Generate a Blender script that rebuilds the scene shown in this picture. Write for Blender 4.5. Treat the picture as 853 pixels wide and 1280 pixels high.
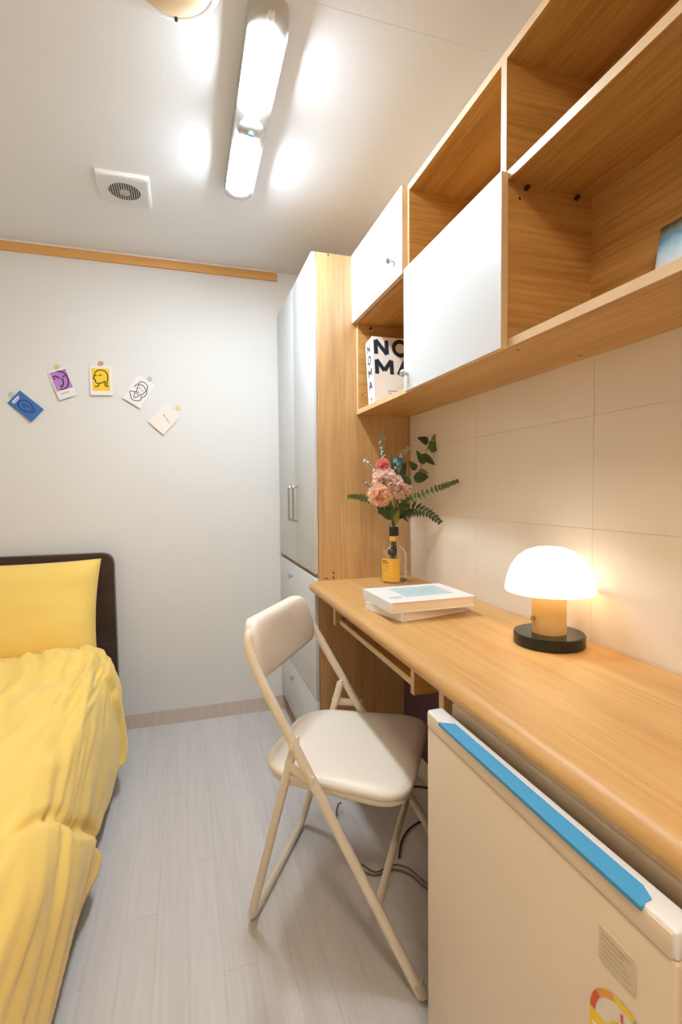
import bpy, bmesh, math, random
from mathutils import Vector, Matrix, noise
random.seed(7)
for o in list(bpy.data.objects): bpy.data.objects.remove(o)
S = bpy.context.scene
COL = S.collection
# ------------------------------------------------------------------ camera
FPX, YAW, PITCH, ROLL, CAMH = 631.37, 0.3000, 0.0429, -0.0086, 1.0764
def cam_axes():
    fw = Vector((math.sin(YAW), math.cos(YAW), 0)); rt = Vector((math.cos(YAW), -math.sin(YAW), 0)); up = Vector((0, 0, 1))
    f2 = fw*math.cos(PITCH) - up*math.sin(PITCH); u2 = up*math.cos(PITCH) + fw*math.sin(PITCH)
    return rt*math.cos(ROLL) + u2*math.sin(ROLL), u2*math.cos(ROLL) - rt*math.sin(ROLL), f2
CR, CU, CF = cam_axes()
cam = bpy.data.cameras.new('camera'); cam_o = bpy.data.objects.new('camera', cam); COL.objects.link(cam_o)
cam.sensor_fit = 'HORIZONTAL'; cam.sensor_width = 36; cam.lens = FPX/853*36; cam.clip_start = 0.01
m = Matrix((CR, CU, -CF)).transposed().to_4x4(); m.translation = (0, 0, CAMH); cam_o.matrix_world = m
S.camera = cam_o
def PT(px, py, axis, v):
    """photo pixel -> point on the plane axis = v"""
    d = CR*((px-426.5)/FPX) - CU*((py-640)/FPX) + CF
    C = Vector((0, 0, CAMH)); i = 'XYZ'.index(axis)
    return C + d*((v - C[i])/d[i])
# ------------------------------------------------------------------ world, exposure, light levels
S.view_settings.view_transform = 'Standard'; S.view_settings.look = 'None'
S.view_settings.gamma = 1; S.view_settings.use_curve_mapping = False
S.view_settings.exposure = 1.28
CEIL_LAMP = 74.0       # ceiling fixture diffuser radiance
TABLE_SHADE = 0.48      # table lamp shade radiance
TABLE_BULB = 5.0
DOOR_LAMP = 25.0        # warm round lamp behind the photographer
w = bpy.data.worlds.new('world'); S.world = w; w.use_nodes = True
w.node_tree.nodes['Background'].inputs[0].default_value = (0, 0, 0, 1)
w.node_tree.nodes['Background'].inputs[1].default_value = 0

# ------------------------------------------------------------------ materials
def srgb(r, g, b):
    f = lambda c: (c/255/12.92) if c/255 <= .04045 else ((c/255+.055)/1.055)**2.4
    return (f(r), f(g), f(b), 1)
MATS = {}
def mat(name, col, rough=.5, metal=0, noise_amt=0, noise_scale=8, bump=0, bump_scale=60, coat=0, spec=.5, sheen=0, stretch=None, emit=None, emit_s=0, trans=0):
    if name in MATS: return MATS[name]
    M = bpy.data.materials.new(name); M.use_nodes = True; nt = M.node_tree; b = nt.nodes['Principled BSDF']
    b.inputs['Base Color'].default_value = col; b.inputs['Roughness'].default_value = rough; b.inputs['Metallic'].default_value = metal
    b.inputs['Specular IOR Level'].default_value = spec; b.inputs['Coat Weight'].default_value = coat; b.inputs['Coat Roughness'].default_value = .15
    b.inputs['Sheen Weight'].default_value = sheen
    if trans: b.inputs['Transmission Weight'].default_value = trans; b.inputs['IOR'].default_value = 1.45
    if emit: b.inputs['Emission Color'].default_value = emit; b.inputs['Emission Strength'].default_value = emit_s
    tc = nt.nodes.new('ShaderNodeTexCoord'); mp = nt.nodes.new('ShaderNodeMapping'); nt.links.new(tc.outputs['Object'], mp.inputs[0])
    if stretch: mp.inputs['Scale'].default_value = stretch
    if noise_amt:
        n = nt.nodes.new('ShaderNodeTexNoise'); n.inputs['Scale'].default_value = noise_scale; n.inputs['Detail'].default_value = 4
        nt.links.new(mp.outputs[0], n.inputs['Vector'])
        mr = nt.nodes.new('ShaderNodeMapRange'); mr.inputs[1].default_value = .3; mr.inputs[2].default_value = .7
        mr.inputs[3].default_value = 1-noise_amt; mr.inputs[4].default_value = 1+noise_amt*.5
        nt.links.new(n.outputs['Fac'], mr.inputs[0])
        mx = nt.nodes.new('ShaderNodeVectorMath'); mx.operation = 'SCALE'; mx.inputs[0].default_value = col[:3]
        nt.links.new(mr.outputs[0], mx.inputs['Scale']); nt.links.new(mx.outputs[0], b.inputs['Base Color'])
    if bump:
        n2 = nt.nodes.new('ShaderNodeTexNoise'); n2.inputs['Scale'].default_value = bump_scale; n2.inputs['Detail'].default_value = 3
        nt.links.new(mp.outputs[0], n2.inputs['Vector'])
        bp = nt.nodes.new('ShaderNodeBump'); bp.inputs['Strength'].default_value = bump; bp.inputs['Distance'].default_value = .002
        nt.links.new(n2.outputs['Fac'], bp.inputs['Height']); nt.links.new(bp.outputs[0], b.inputs['Normal'])
    MATS[name] = M
    return M
def wood(name, light, dark, axis, rough=.38, scale=1.0, contrast=1.0, coat=.0, var=0, coat_rough=.2):
    """laminate with fine grain lines along one axis"""
    if name in MATS: return MATS[name]
    M = bpy.data.materials.new(name); M.use_nodes = True; nt = M.node_tree; b = nt.nodes['Principled BSDF']; L = nt.links.new
    tc = nt.nodes.new('ShaderNodeTexCoord')
    def mapped(al, ac):
        mp = nt.nodes.new('ShaderNodeMapping'); s = [ac*scale]*3; s['XYZ'.index(axis)] = al*scale; mp.inputs['Scale'].default_value = s
        L(tc.outputs['Object'], mp.inputs[0]); return mp.outputs[0]
    fine = nt.nodes.new('ShaderNodeTexNoise'); fine.inputs['Scale'].default_value = 1; fine.inputs['Detail'].default_value = 5; fine.inputs['Roughness'].default_value = .65
    L(mapped(5, 130), fine.inputs['Vector'])
    broad = nt.nodes.new('ShaderNodeTexNoise'); broad.inputs['Scale'].default_value = 1; broad.inputs['Detail'].default_value = 3; broad.inputs['Distortion'].default_value = .6
    L(mapped(1.1, 16), broad.inputs['Vector'])
    ad = nt.nodes.new('ShaderNodeMath'); ad.operation = 'MULTIPLY_ADD'; ad.inputs[1].default_value = .6; L(fine.outputs['Fac'], ad.inputs[0])
    m2 = nt.nodes.new('ShaderNodeMath'); m2.operation = 'MULTIPLY'; m2.inputs[1].default_value = .4; L(broad.outputs['Fac'], m2.inputs[0]); L(m2.outputs[0], ad.inputs[2])
    cr = nt.nodes.new('ShaderNodeValToRGB'); e = cr.color_ramp.elements
    e[0].position = .5-.16/contrast; e[0].color = dark; e[1].position = .5+.12/contrast; e[1].color = light
    L(ad.outputs[0], cr.inputs[0])
    out = cr.outputs[0]
    if var:
        oi = nt.nodes.new('ShaderNodeObjectInfo'); mr = nt.nodes.new('ShaderNodeMapRange'); mr.inputs[3].default_value = 1-var; mr.inputs[4].default_value = 1+var
        L(oi.outputs['Random'], mr.inputs[0]); vm = nt.nodes.new('ShaderNodeVectorMath'); vm.operation = 'SCALE'; L(out, vm.inputs[0]); L(mr.outputs[0], vm.inputs['Scale']); out = vm.outputs[0]
    L(out, b.inputs['Base Color'])
    b.inputs['Roughness'].default_value = rough; b.inputs['Coat Weight'].default_value = coat; b.inputs['Coat Roughness'].default_value = coat_rough
    bp = nt.nodes.new('ShaderNodeBump'); bp.inputs['Strength'].default_value = .12; bp.inputs['Distance'].default_value = .001
    L(fine.outputs['Fac'], bp.inputs['Height']); L(bp.outputs[0], b.inputs['Normal'])
    if axis == 'Z' and coat > .3: b.inputs['Specular IOR Level'].default_value = 1.0; b.inputs['Coat IOR'].default_value = 1.9
    MATS[name] = M
    return M
WL, WD = srgb(212, 167, 100), srgb(176, 124, 58)
for ax in 'XYZ': wood('wood_'+ax, WL, WD, ax, rough=.5 if ax == 'Z' else .4, coat=1.0 if ax == 'Z' else .1, coat_rough=.5)
wood('wood_top', srgb(214, 170, 108), srgb(192, 142, 80), 'Y', rough=.42)
mat('edge_wood', srgb(222, 190, 146), .4, noise_amt=.06, noise_scale=20)
mat('white_door', srgb(216, 218, 220), .35, spec=.5)
mat('white_wall', srgb(232, 230, 227), .6, bump=.05, bump_scale=300)
mat('cream_wall', srgb(236, 230, 222), .7, bump=.05, bump_scale=200)
mat('ceiling', srgb(233, 234, 237), .55)
mat('tile', srgb(238, 226, 210), .3, noise_amt=.02, noise_scale=6)
mat('grout', srgb(228, 212, 190), .8)
mat('trim_wood', srgb(226, 168, 96), .45, noise_amt=.05, noise_scale=12, stretch=(.2, 1, 4))
mat('white_bead', srgb(238, 236, 234), .5)
mat('baseboard', srgb(205, 190, 178), .5, noise_amt=.05, noise_scale=10, stretch=(6, 1, .4))
wood('floor_plank', srgb(217, 212, 210), srgb(204, 198, 195), 'Y', rough=.42, scale=.8, var=.02)
mat('floor_base', srgb(196, 188, 182), .8)
mat('purple', srgb(92, 60, 78), .6, noise_amt=.08)
mat('chrome', srgb(200, 200, 202), .18, metal=1)
mat('brass', srgb(205, 165, 90), .25, metal=1)
mat('dark_screw', srgb(70, 52, 36), .4, metal=.6)
mat('plastic_white', srgb(240, 240, 240), .35)
mat('grille_dark', srgb(112, 110, 108), .7)

# ------------------------------------------------------------------ geometry helpers
def obj(name, bm, material, parent=None, smooth=40, world=True):
    """link a bmesh as ONE mesh object; coordinates are world unless world=False (then parent-local)"""
    bmesh.ops.recalc_face_normals(bm, faces=bm.faces)
    me = bpy.data.meshes.new(name)
    if parent is not None and world:
        bm.transform(parent.matrix_basis.inverted() if parent.parent is None else (parent.parent.matrix_basis @ parent.matrix_basis).inverted())
    bm.to_mesh(me); bm.free()
    if isinstance(material, str): material = MATS[material]
    me.materials.append(material)
    if smooth:
        for p_ in me.polygons: p_.use_smooth = True
        me.set_sharp_from_angle(angle=math.radians(smooth))
    o = bpy.data.objects.new(name, me); COL.objects.link(o)
    if parent is not None: o.parent = parent
    return o
def thing(name, label, cat, loc=(0, 0, 0), rotz=0, group=None):
    o = bpy.data.objects.new(name, None); COL.objects.link(o); o.empty_display_size = .05
    o.location = loc; o.rotation_euler = (0, 0, rotz)
    o.matrix_basis = Matrix.Translation(Vector(loc)) @ Matrix.Rotation(rotz, 4, 'Z')
    return tag(o, label, cat, group)
def tag(o, label, cat, group=None):
    o['label'] = label; o['category'] = cat
    if group: o['group'] = group
    return o
def struct(name, bm, m_, label=None):
    o = obj(name, bm, m_); o['kind'] = 'structure'
    if label: o['label'] = label
    return o
def box(x0, x1, y0, y1, z0, z1, bev=0, seg=2, bm=None):
    b2 = bmesh.new()
    bmesh.ops.create_cube(b2, size=1)
    for v in b2.verts: v.co = Vector(((x0+x1)/2+v.co.x*(x1-x0), (y0+y1)/2+v.co.y*(y1-y0), (z0+z1)/2+v.co.z*(z1-z0)))
    if bev: bmesh.ops.bevel(b2, geom=b2.edges[:], offset=bev, segments=seg, profile=.5, affect='EDGES')
    return join(bm, b2)
def join(bm, b2):
    if bm is None: return b2
    vm = [bm.verts.new(v.co) for v in b2.verts]; b2.verts.index_update()
    for f in b2.faces: 
        try: bm.faces.new([vm[v.index] for v in f.verts])
        except ValueError: pass
    b2.free(); return bm
def lathe(profile, c=(0, 0, 0), n=32, bm=None, axis='Z'):
    b2 = bmesh.new(); rings = []
    for r, z in profile:
        if r < 1e-6: rings.append([b2.verts.new((0, 0, z))])
        else: rings.append([b2.verts.new((r*math.cos(2*math.pi*k/n), r*math.sin(2*math.pi*k/n), z)) for k in range(n)])
    for a, b in zip(rings, rings[1:]):
        for k in range(n):
            k2 = (k+1) % n
            if len(a) == 1 and len(b) == 1: continue
            if len(a) == 1: b2.faces.new((a[0], b[k], b[k2]))
            elif len(b) == 1: b2.faces.new((a[k], a[k2], b[0]))
            else: b2.faces.new((a[k], a[k2], b[k2], b[k]))
    if axis == 'X': b2.transform(Matrix.Rotation(-math.pi/2, 4, 'Y'))   # profile z -> -X
    if axis == 'Y': b2.transform(Matrix.Rotation(math.pi/2, 4, 'X'))    # profile z -> -Y
    b2.transform(Matrix.Translation(Vector(c)))
    return join(bm, b2)
def tube(pts, r, n=10, bm=None, cap=True, closed=False):
    b2 = bmesh.new(); P = [Vector(p_) for p_ in pts]; N = len(P); rings = []
    rad = r if isinstance(r, (list, tuple)) else [r]*N
    prev = None
    for i in range(N):
        t = (P[(i+1) % N]-P[i-1]) if (closed or 0 < i < N-1) else (P[1]-P[0] if i == 0 else P[-1]-P[-2])
        t.normalize()
        if prev is None:
            a = Vector((0, 0, 1)) if abs(t.z) < .9 else Vector((1, 0, 0)); u = t.cross(a).normalized()
        else:
            u = (prev-t*prev.dot(t)).normalized()
        prev = u; v = t.cross(u)
        rings.append([b2.verts.new(P[i]+(u*math.cos(2*math.pi*k/n)+v*math.sin(2*math.pi*k/n))*rad[i]) for k in range(n)])
    pr = list(zip(rings, rings[1:])) + ([(rings[-1], rings[0])] if closed else [])
    for a, b in pr:
        for k in range(n): b2.faces.new((a[k], a[(k+1) % n], b[(k+1) % n], b[k]))
    if cap and not closed: b2.faces.new(rings[0][::-1]); b2.faces.new(rings[-1])
    return join(bm, b2)
def smooth_path(pts, r=.03, k=6):
    """polyline with rounded corners"""
    P = [Vector(p_) for p_ in pts]; out = [P[0]]
    for a, b, c in zip(P, P[1:], P[2:]):
        d1 = (a-b); d2 = (c-b); q = min(r, d1.length*.49, d2.length*.49)
        s, e = b+d1.normalized()*q, b+d2.normalized()*q
        for i in range(k+1):
            t = i/k; out.append(s*(1-t)**2+b*2*t*(1-t)+e*t*t)
    out.append(P[-1]); return out
def catmull(pts, k=8):
    P = [Vector(p_) for p_ in pts]; P = [2*P[0]-P[1]]+P+[2*P[-1]-P[-2]]; out = []
    for i in range(1, len(P)-2):
        p0, p1, p2, p3 = P[i-1:i+3]
        for j in range(k):
            t = j/k; out.append(.5*((2*p1)+(p2-p0)*t+(2*p0-5*p1+4*p2-p3)*t*t+(3*p1-p0-3*p2+p3)*t**3))
    out.append(P[-2]); return out
def rounded_outline(pts, r, k=8):
    P = [Vector((a, b)) for a, b in pts]; out = []; N = len(P)
    for i in range(N):
        a, b, c = P[i-1], P[i], P[(i+1) % N]; rr = r[i] if isinstance(r, (list, tuple)) else r
        d1 = a-b; d2 = c-b; q = min(rr, d1.length*.48, d2.length*.48); s, e = b+d1.normalized()*q, b+d2.normalized()*q
        for j in range(k+1):
            t = j/k; out.append(s*(1-t)**2+b*2*t*(1-t)+e*t*t)
    return out
def layered(outline, layers, place):
    """stack of inset copies of a 2-D outline: layers = [(shrink, h)], place(x, y, h) -> co"""
    b2 = bmesh.new(); c = sum(outline, Vector((0, 0)))/len(outline); rings = []
    R_ = max((p_-c).length for p_ in outline)
    for s, h in layers:
        rings.append([b2.verts.new(place(*(c+(p_-c)*(1-s/R_)), h)) for p_ in outline])
    n = len(outline)
    for a, b in zip(rings, rings[1:]):
        for k in range(n): b2.faces.new((a[k], a[(k+1) % n], b[(k+1) % n], b[k]))
    b2.faces.new(rings[0][::-1]); b2.faces.new(rings[-1])
    return b2
def quadgrid(f, nu, nv, bm=None):
    b2 = bmesh.new(); V = [[b2.verts.new(f(i/nu, j/nv)) for j in range(nv+1)] for i in range(nu+1)]
    for i in range(nu):
        for j in range(nv): b2.faces.new((V[i][j], V[i+1][j], V[i+1][j+1], V[i][j+1]))
    return join(bm, b2)
def ribbon(pts, wdt, normal, bm=None, thick=0.0004, k=5, smooth=True):
    """flat printed line"""
    P = catmull(pts, k) if smooth and len(pts) > 2 else [Vector(p_) for p_ in pts]
    b2 = bmesh.new(); n = Vector(normal); prev = None
    for i in range(len(P)):
        t = (P[min(i+1, len(P)-1)]-P[max(i-1, 0)]).normalized(); s = n.cross(t)*wdt/2
        a, b = b2.verts.new(P[i]+s+n*thick), b2.verts.new(P[i]-s+n*thick)
        if prev: b2.faces.new((prev[0], prev[1], b, a))
        prev = (a, b)
    return join(bm, b2)
def text_bm(s, size, M, thick=.0004, bold=0.0):
    cu = bpy.data.curves.new('lettering', 'FONT'); cu.body = s; cu.size = size; cu.extrude = thick; cu.offset = bold; cu.align_x = 'CENTER'; cu.align_y = 'CENTER'
    cu.resolution_u = 3
    t = bpy.data.objects.new('lettering', cu); COL.objects.link(t)
    bpy.context.view_layer.update()
    me = bpy.data.meshes.new_from_object(t.evaluated_get(bpy.context.evaluated_depsgraph_get()))
    bpy.data.objects.remove(t); bpy.data.curves.remove(cu)
    b2 = bmesh.new(); b2.from_mesh(me); bpy.data.meshes.remove(me); b2.transform(M); return b2
def frame(o, x, y):
    """matrix whose local x,y axes are the given world directions"""
    x = Vector(x).normalized(); y = Vector(y); y = (y-x*y.dot(x)).normalized(); z = x.cross(y)
    M = Matrix((x, y, z)).transposed().to_4x4(); M.translation = Vector(o); return M

# ------------------------------------------------------------------ room shell
XL, XR, YB, YF, ZC = -1.30, 0.8203, 2.4473, -0.85, 2.1214
floor = struct('floor', box(XL, XR+.1, YF, YB, -.08, -.001), 'floor_base')
PW = .075
proto = None
nx = int((XR-XL)/PW)+2
for i in range(nx):
    x0 = -.0125+PW*(i-18); x1 = x0+PW-.0003
    x0c, x1c = max(x0, XL), min(x1, XR)
    if x1c-x0c < .004: continue
    y = YF-((i*.37) % .9)
    while y < YB:
        a, b = max(y, YF), min(y+.9-.0003, YB); y += .9
        if b-a < .004: continue
        obj('plank', box(x0c, x1c, a, b, -.012, 0, .0004, 1), 'floor_plank', floor, smooth=0)
struct('wall_back', box(XL-.1, XR+.1, YB, YB+.1, -.08, ZC+.1), 'white_wall')
struct('wall_left', box(XL-.1, XL, YF, YB, -.08, ZC+.1), 'cream_wall')
struct('wall_rear', box(XL-.1, XR+.1, YF-.1, YF, -.08, ZC+.1), 'cream_wall')
wr = struct('wall_right', box(XR+.0012, XR+.1, YF, YB, -.08, ZC+.1), 'grout')
T1, TW, H1, TH = 1.3019, .444, 1.2289, .2383
for i in range(-6, 2):
    for j in range(-6, 5):
        ya, yb = T1+TW*(i-0)-.0+.0004, T1+TW*(i+1)-.0004
        za, zb = H1+TH*j+.0004, H1+TH*(j+1)-.0004
        ya, yb, za, zb = max(ya, YF), min(yb, 1.80), max(za, 0), min(zb, ZC)
        if yb-ya < .02 or zb-za < .02: continue
        obj('tile', box(XR, XR+.006, ya, yb, za, zb, .0010, 2), 'tile', wr, smooth=0)
ceil = struct('ceiling', box(XL-.1, XR+.1, YF, YB, ZC+.0008, ZC+.1), 'ceiling')
for x0, x1, ya, yb in ((XL, -.0353, YF, .3), (XL, -.0353, .3005, YB), (-.0348, XR, YF, 1.092), (-.0348, XR, 1.0925, YB)):
    obj('panel', box(x0, x1, ya, yb, ZC, ZC+.008, .0003, 1), 'ceiling', ceil, smooth=0)
t1 = struct('trim_1', box(XL, .4426, YB-.012, YB, 2.0785, 2.115, .001), 'trim_wood', 'orange wood trim strip along the top of the back wall')
struct('trim_2', box(XL, .4426, YB-.016, YB, 2.1145, ZC, .002), 'white_bead', 'thin white bead between wood trim and ceiling')
bb = bmesh.new()
prof = [(0, 0), (-.014, 0), (-.011, .012), (-.006, .05), (-.003, .062), (0, .062)]
va = [bb.verts.new((XL, YB+a, b)) for a, b in prof]; vb = [bb.verts.new((.47, YB+a, b)) for a, b in prof]
for k in range(len(prof)): bb.faces.new((va[k], va[(k+1) % 6], vb[(k+1) % 6], vb[k]))
bb.faces.new(va); bb.faces.new(vb[::-1])
struct('baseboard_back', bb, 'baseboard')
# unseen wooden door, added behind the camera to bounce warm light
d1 = struct('bounce_door', box(-.55, .25, YF, YF+.03, 0, 1.98, .003), 'wood_Z', 'unseen wooden door added in the rear wall for warm bounce light')
obj('door_handle', lathe([(0, .05), (.022, .048), (.026, .03), (.012, .02), (.012, 0), (.026, 0)], (.18, YF+.03, .98), 20, axis='Y'), 'chrome', d1).data.transform(Matrix.Translation((0, 2*(YF+.03), 0)) @ Matrix.Scale(-1, 4, (0, 1, 0)))
for x0, x1, z0, z1 in ((-.61, -.55, 0, 2.04), (.25, .31, 0, 2.04), (-.55, .25, 1.98, 2.04)):
    obj('door_frame', box(x0, x1, YF, YF+.04, z0, z1, .003), 'edge_wood', d1)

# ------------------------------------------------------------------ wardrobe
XF, XD, YW, ZW = .4586, .4426, 1.7565, 1.9158
wd = thing('wardrobe', 'tall white-fronted wardrobe with wood-grain side in the back corner', 'wardrobe', (.64, 2.1, 0))
obj('side_panel', box(XF, XR-.001, YW, YW+.018, 0, ZW, .0008, 1), 'wood_Z', wd)
obj('side_panel', box(XF, XR-.001, YB-.019, YB-.001, 0.07, ZW, .0008, 1), 'wood_Z', wd)
obj('top_panel', box(XF, XR-.001, YW+.018, YB-.019, ZW-.018, ZW), 'wood_Y', wd)
obj('bottom_panel', box(XF, XR-.001, YW+.018, YB-.019, .07, .088), 'wood_Y', wd)
obj('shelf_panel', box(XF, XR-.02, YW+.018, YB-.019, .757, .773), 'wood_Y', wd)
obj('back_panel', box(XR-.012, XR-.001, YW+.018, YB-.019, .088, ZW-.018), 'wood_Z', wd)
obj('plinth', box(XF+.012, XF+.03, YW+.018, YB-.001, 0, .07), 'wood_Y', wd)
def barhandle(y, z0, z1, par):
    pts = smooth_path([(XD+.001, y, z0+.01), (XD-.021, y, z0+.01), (XD-.021, y, z1-.01), (XD+.001, y, z1-.01)], .018)
    obj('handle', tube(pts, .0055, 10), 'chrome', par)
for ya, yb, hy in ((YW+.001, 2.0805, 2.030), (2.0825, YB-.003, 2.118)):
    d = obj('door', box(XD, XF-.0015, ya, yb, .776, ZW, .0015), 'white_door', wd)
    barhandle(hy, .942, 1.102, d)
def knob(c, par, r=.011, direction=-1):
    b = lathe([(0, .022), (r*.7, .0215), (r, .017), (r*.9, .012), (r*.45, .008), (r*.45, 0)], (0, 0, 0), 16, axis='X')
    b.transform(Matrix.Translation(Vector(c)))
    obj('knob', b, 'chrome', par)
for za, zb, kz in ((.311, .760, .705), (.083, .3085, .255)):
    d = obj('drawer_front', box(XD, XF-.0015, YW+.001, YB-.003, za, zb, .0015), 'white_door', wd)
    knob((XD, 2.15, kz), d)
for px, py in ((408, 723), (417, 716), (417, 722), (410.5, 318.5)):
    c = PT(px, py, 'Y', YW)
    obj('screw_cap', lathe([(0, .0012), (.003, .001), (.0034, 0)], (c.x, YW, c.z), 10, axis='Y'), 'dark_screw', wd)

# ------------------------------------------------------------------ wall cabinet above the desk
XS, ZT, ZB_, YE = .6066, 1.9154, 1.351, .15
cb = thing('wall_cabinet', 'long open wood wall cabinet with two white doors above the desk', 'cabinet', (.71, .95, ZB_))
XB = XR-.001
obj('top_board', box(XS+.001, XB, YE, YW-.001, ZT-.016, ZT), 'wood_Y', cb)
obj('bottom_board', box(XS+.001, XB, YE, YW-.001, ZB_, ZB_+.016), 'wood_Y', cb)
obj('back_board', box(XB-.008, XB, YE, YW-.001, ZB_+.016, ZT-.016), 'wood_Y', cb)
for ya, yb in ((YW-.0165, YW-.001), (1.3025, 1.3165), (.862, .879), (YE, YE+.016)):
    obj('divider', box(XS+.001, XB-.008, ya, yb, ZB_+.016, ZT-.016), 'wood_X', cb)
sa = obj('shelf_board', box(XS+.001, XB-.008, 1.3165, YW-.0165, 1.672, 1.688), 'wood_Y', cb)
sb_ = obj('shelf_board', box(XS+.001, XB-.008, .879, 1.3025, 1.672, 1.688), 'wood_Y', cb)
sc = obj('shelf_board', box(XS+.001, XB-.008, YE+.016, .862, 1.670, 1.687), 'wood_Y', cb)
obj('edge_band', box(XS, XS+.001, YE, YW-.001, ZT-.0165, ZT), 'edge_wood', cb, 0)
obj('edge_band', box(XS, XS+.001, YE, YW-.001, ZB_, ZB_+.0165), 'edge_wood', cb, 0)
obj('edge_band', box(XS, XS+.001, YE+.016, .862, 1.670, 1.687), 'edge_wood', cb, 0)
obj('edge_band', box(XS, XS+.001, .862, .879, ZB_+.0165, ZT-.0165), 'edge_wood', cb, 0)
obj('edge_band', box(XS, XS+.001, 1.3025, 1.3165, ZB_+.0165, ZT-.0165), 'edge_wood', cb, 0)
obj('edge_band', box(XS, XS+.001, YW-.0165, YW-.001, ZB_+.0165, 1.672), 'edge_wood', cb, 0)
def cab_door(ya, yb, za, zb, kn):
    d = obj('door', box(XS-.0165, XS-.0155, ya+.0004, yb-.0004, za+.0004, zb-.0004), 'white_door', cb, 0)
    obj('door_core', box(XS-.0155, XS-.001, ya, yb, za, zb, .0006, 1), 'edge_wood', d)
    knob((XS-.0165, kn[0], kn[1]), d, .0105)
cab_door(1.3135, YW-.001, 1.677, ZT+.001, (1.372, 1.735))
cab_door(.853, 1.3045, 1.349, 1.6825, (1.278, 1.394))
for c in ((.652, .862, 1.664), (.772, .862, 1.664), (.655, YW-.0165, 1.66)):
    obj('shelf_pin', lathe([(0, .008), (.0042, .0075), (.0048, .002), (.0048, 0)], (c[0], c[1], c[2]), 12, axis='Y'), 'dark_screw', cb)
for px, py in ((648, 437.5), (726, 444.5)):
    c = PT(px, py, 'Z', ZB_)
    b = lathe([(0, .0006), (.0035, .0005), (.0035, 0)], (0, 0, 0), 10); b.transform(Matrix.Translation((c.x, c.y, ZB_)) @ Matrix.Scale(-1, 4, (0, 0, 1)))
    obj('screw_cap', b, 'dark_screw', cb)
for px, py in ((650, 248), (453, 494)):
    c = PT(px, py, 'Y', .862 if px > 600 else YW-.0165)
    obj('screw_cap', lathe([(0, .0008), (.0028, .0006), (.003, 0)], (c.x, .862 if px > 600 else YW-.0165, c.z), 10, axis='Y'), 'dark_screw', cb)

# ------------------------------------------------------------------ desk
DZ, XDK, DE = .75, .421, .15
dk = thing('desk', 'long light wood desk with rounded front edge along the tiled wall', 'desk', (.62, .95, 0))
b = bmesh.new()
prof = [(XR-.002, DZ-.034), (XR-.002, DZ)]
for k in range(9):
    a = math.pi/2+k/8*math.pi*.5; prof.append((XDK+.026+.026*math.cos(a), DZ-.022+.022*math.sin(a)))
prof += [(XDK+.002, DZ-.03), (XDK+.008, DZ-.034)]
va = [b.verts.new((x, DE, z)) for x, z in prof]; vb = [b.verts.new((x, YW-.0008, z)) for x, z in prof]
n = len(prof)
for k in range(n): b.faces.new((va[k], va[(k+1) % n], vb[(k+1) % n], vb[k]))
b.faces.new(va); b.faces.new(vb[::-1])
obj('desk_top', b, 'wood_top', dk, 50)
ZU = DZ-.034
def panel(name, x0, x1, ya, yb, za, zb, m_='wood_X', edge=True):
    o = obj(name, box(x0, x1, ya, yb, za, zb, .0006, 1), m_, dk)
    if edge: obj('edge_band', box(x0-.0008, x0, ya+.0003, yb-.0003, za+.0003, zb-.0003), 'edge_wood', o, 0)
panel('support_panel', .462, XR-.002, .843, .861, 0, ZU, 'wood_Z')
panel('support_panel', .462, XR-.002, DE+.02, DE+.038, 0, ZU, 'wood_Z')
panel('tray_hanger', .46, .74, .968, .985, .637, ZU)
panel('tray_hanger', .46, .74, 1.560, 1.577, .637, ZU)
panel('keyboard_tray', .472, .74, .999, 1.546, .643, .6585, 'wood_Y')
obj('modesty_panel', box(.79, .805, .861, YW-.001, .12, ZU), 'purple', dk)
for ya, yb in ((.985, .9985), (1.5465, 1.56)):
    obj('drawer_slide', box(.475, .73, ya, yb, .652, .680, .002), 'chrome', dk)

# ------------------------------------------------------------------ refrigerator
mat('fridge_ivory', srgb(232, 212, 184), .38, noise_amt=.015, noise_scale=5)
mat('fridge_cap', srgb(238, 236, 234), .3)
mat('fridge_blue', srgb(72, 158, 205), .4)
mat('gasket', srgb(120, 96, 74), .6)
mat('label_silver', srgb(218, 198, 168), .35)
mat('label_ink', srgb(196, 172, 138), .5)
mat('label_yellow', srgb(250, 210, 30), .45)
mat('label_white', srgb(240, 226, 205), .45)
mat('label_red', srgb(228, 92, 40), .45)
mat('label_orange', srgb(244, 160, 60), .45)
mat('label_green', srgb(170, 190, 60), .45)
mat('ink', srgb(40, 38, 40), .5)
fr = thing('refrigerator', 'small ivory refrigerator with blue handle strip under the desk', 'refrigerator', (.62, .553, 0))
FX, FA, FB, FZ = .400, .317, .790, .690
obj('body', box(.445, .80, FA+.004, FB-.004, .02, .700, .006, 3), 'fridge_ivory', fr)
dr = obj('door', box(FX, .430, FA, FB, .04, FZ-.028, .004, 3), 'fridge_ivory', fr)
obj('gasket', box(.430, .445, FA+.012, FB-.012, .05, .672), 'gasket', fr)
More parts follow.
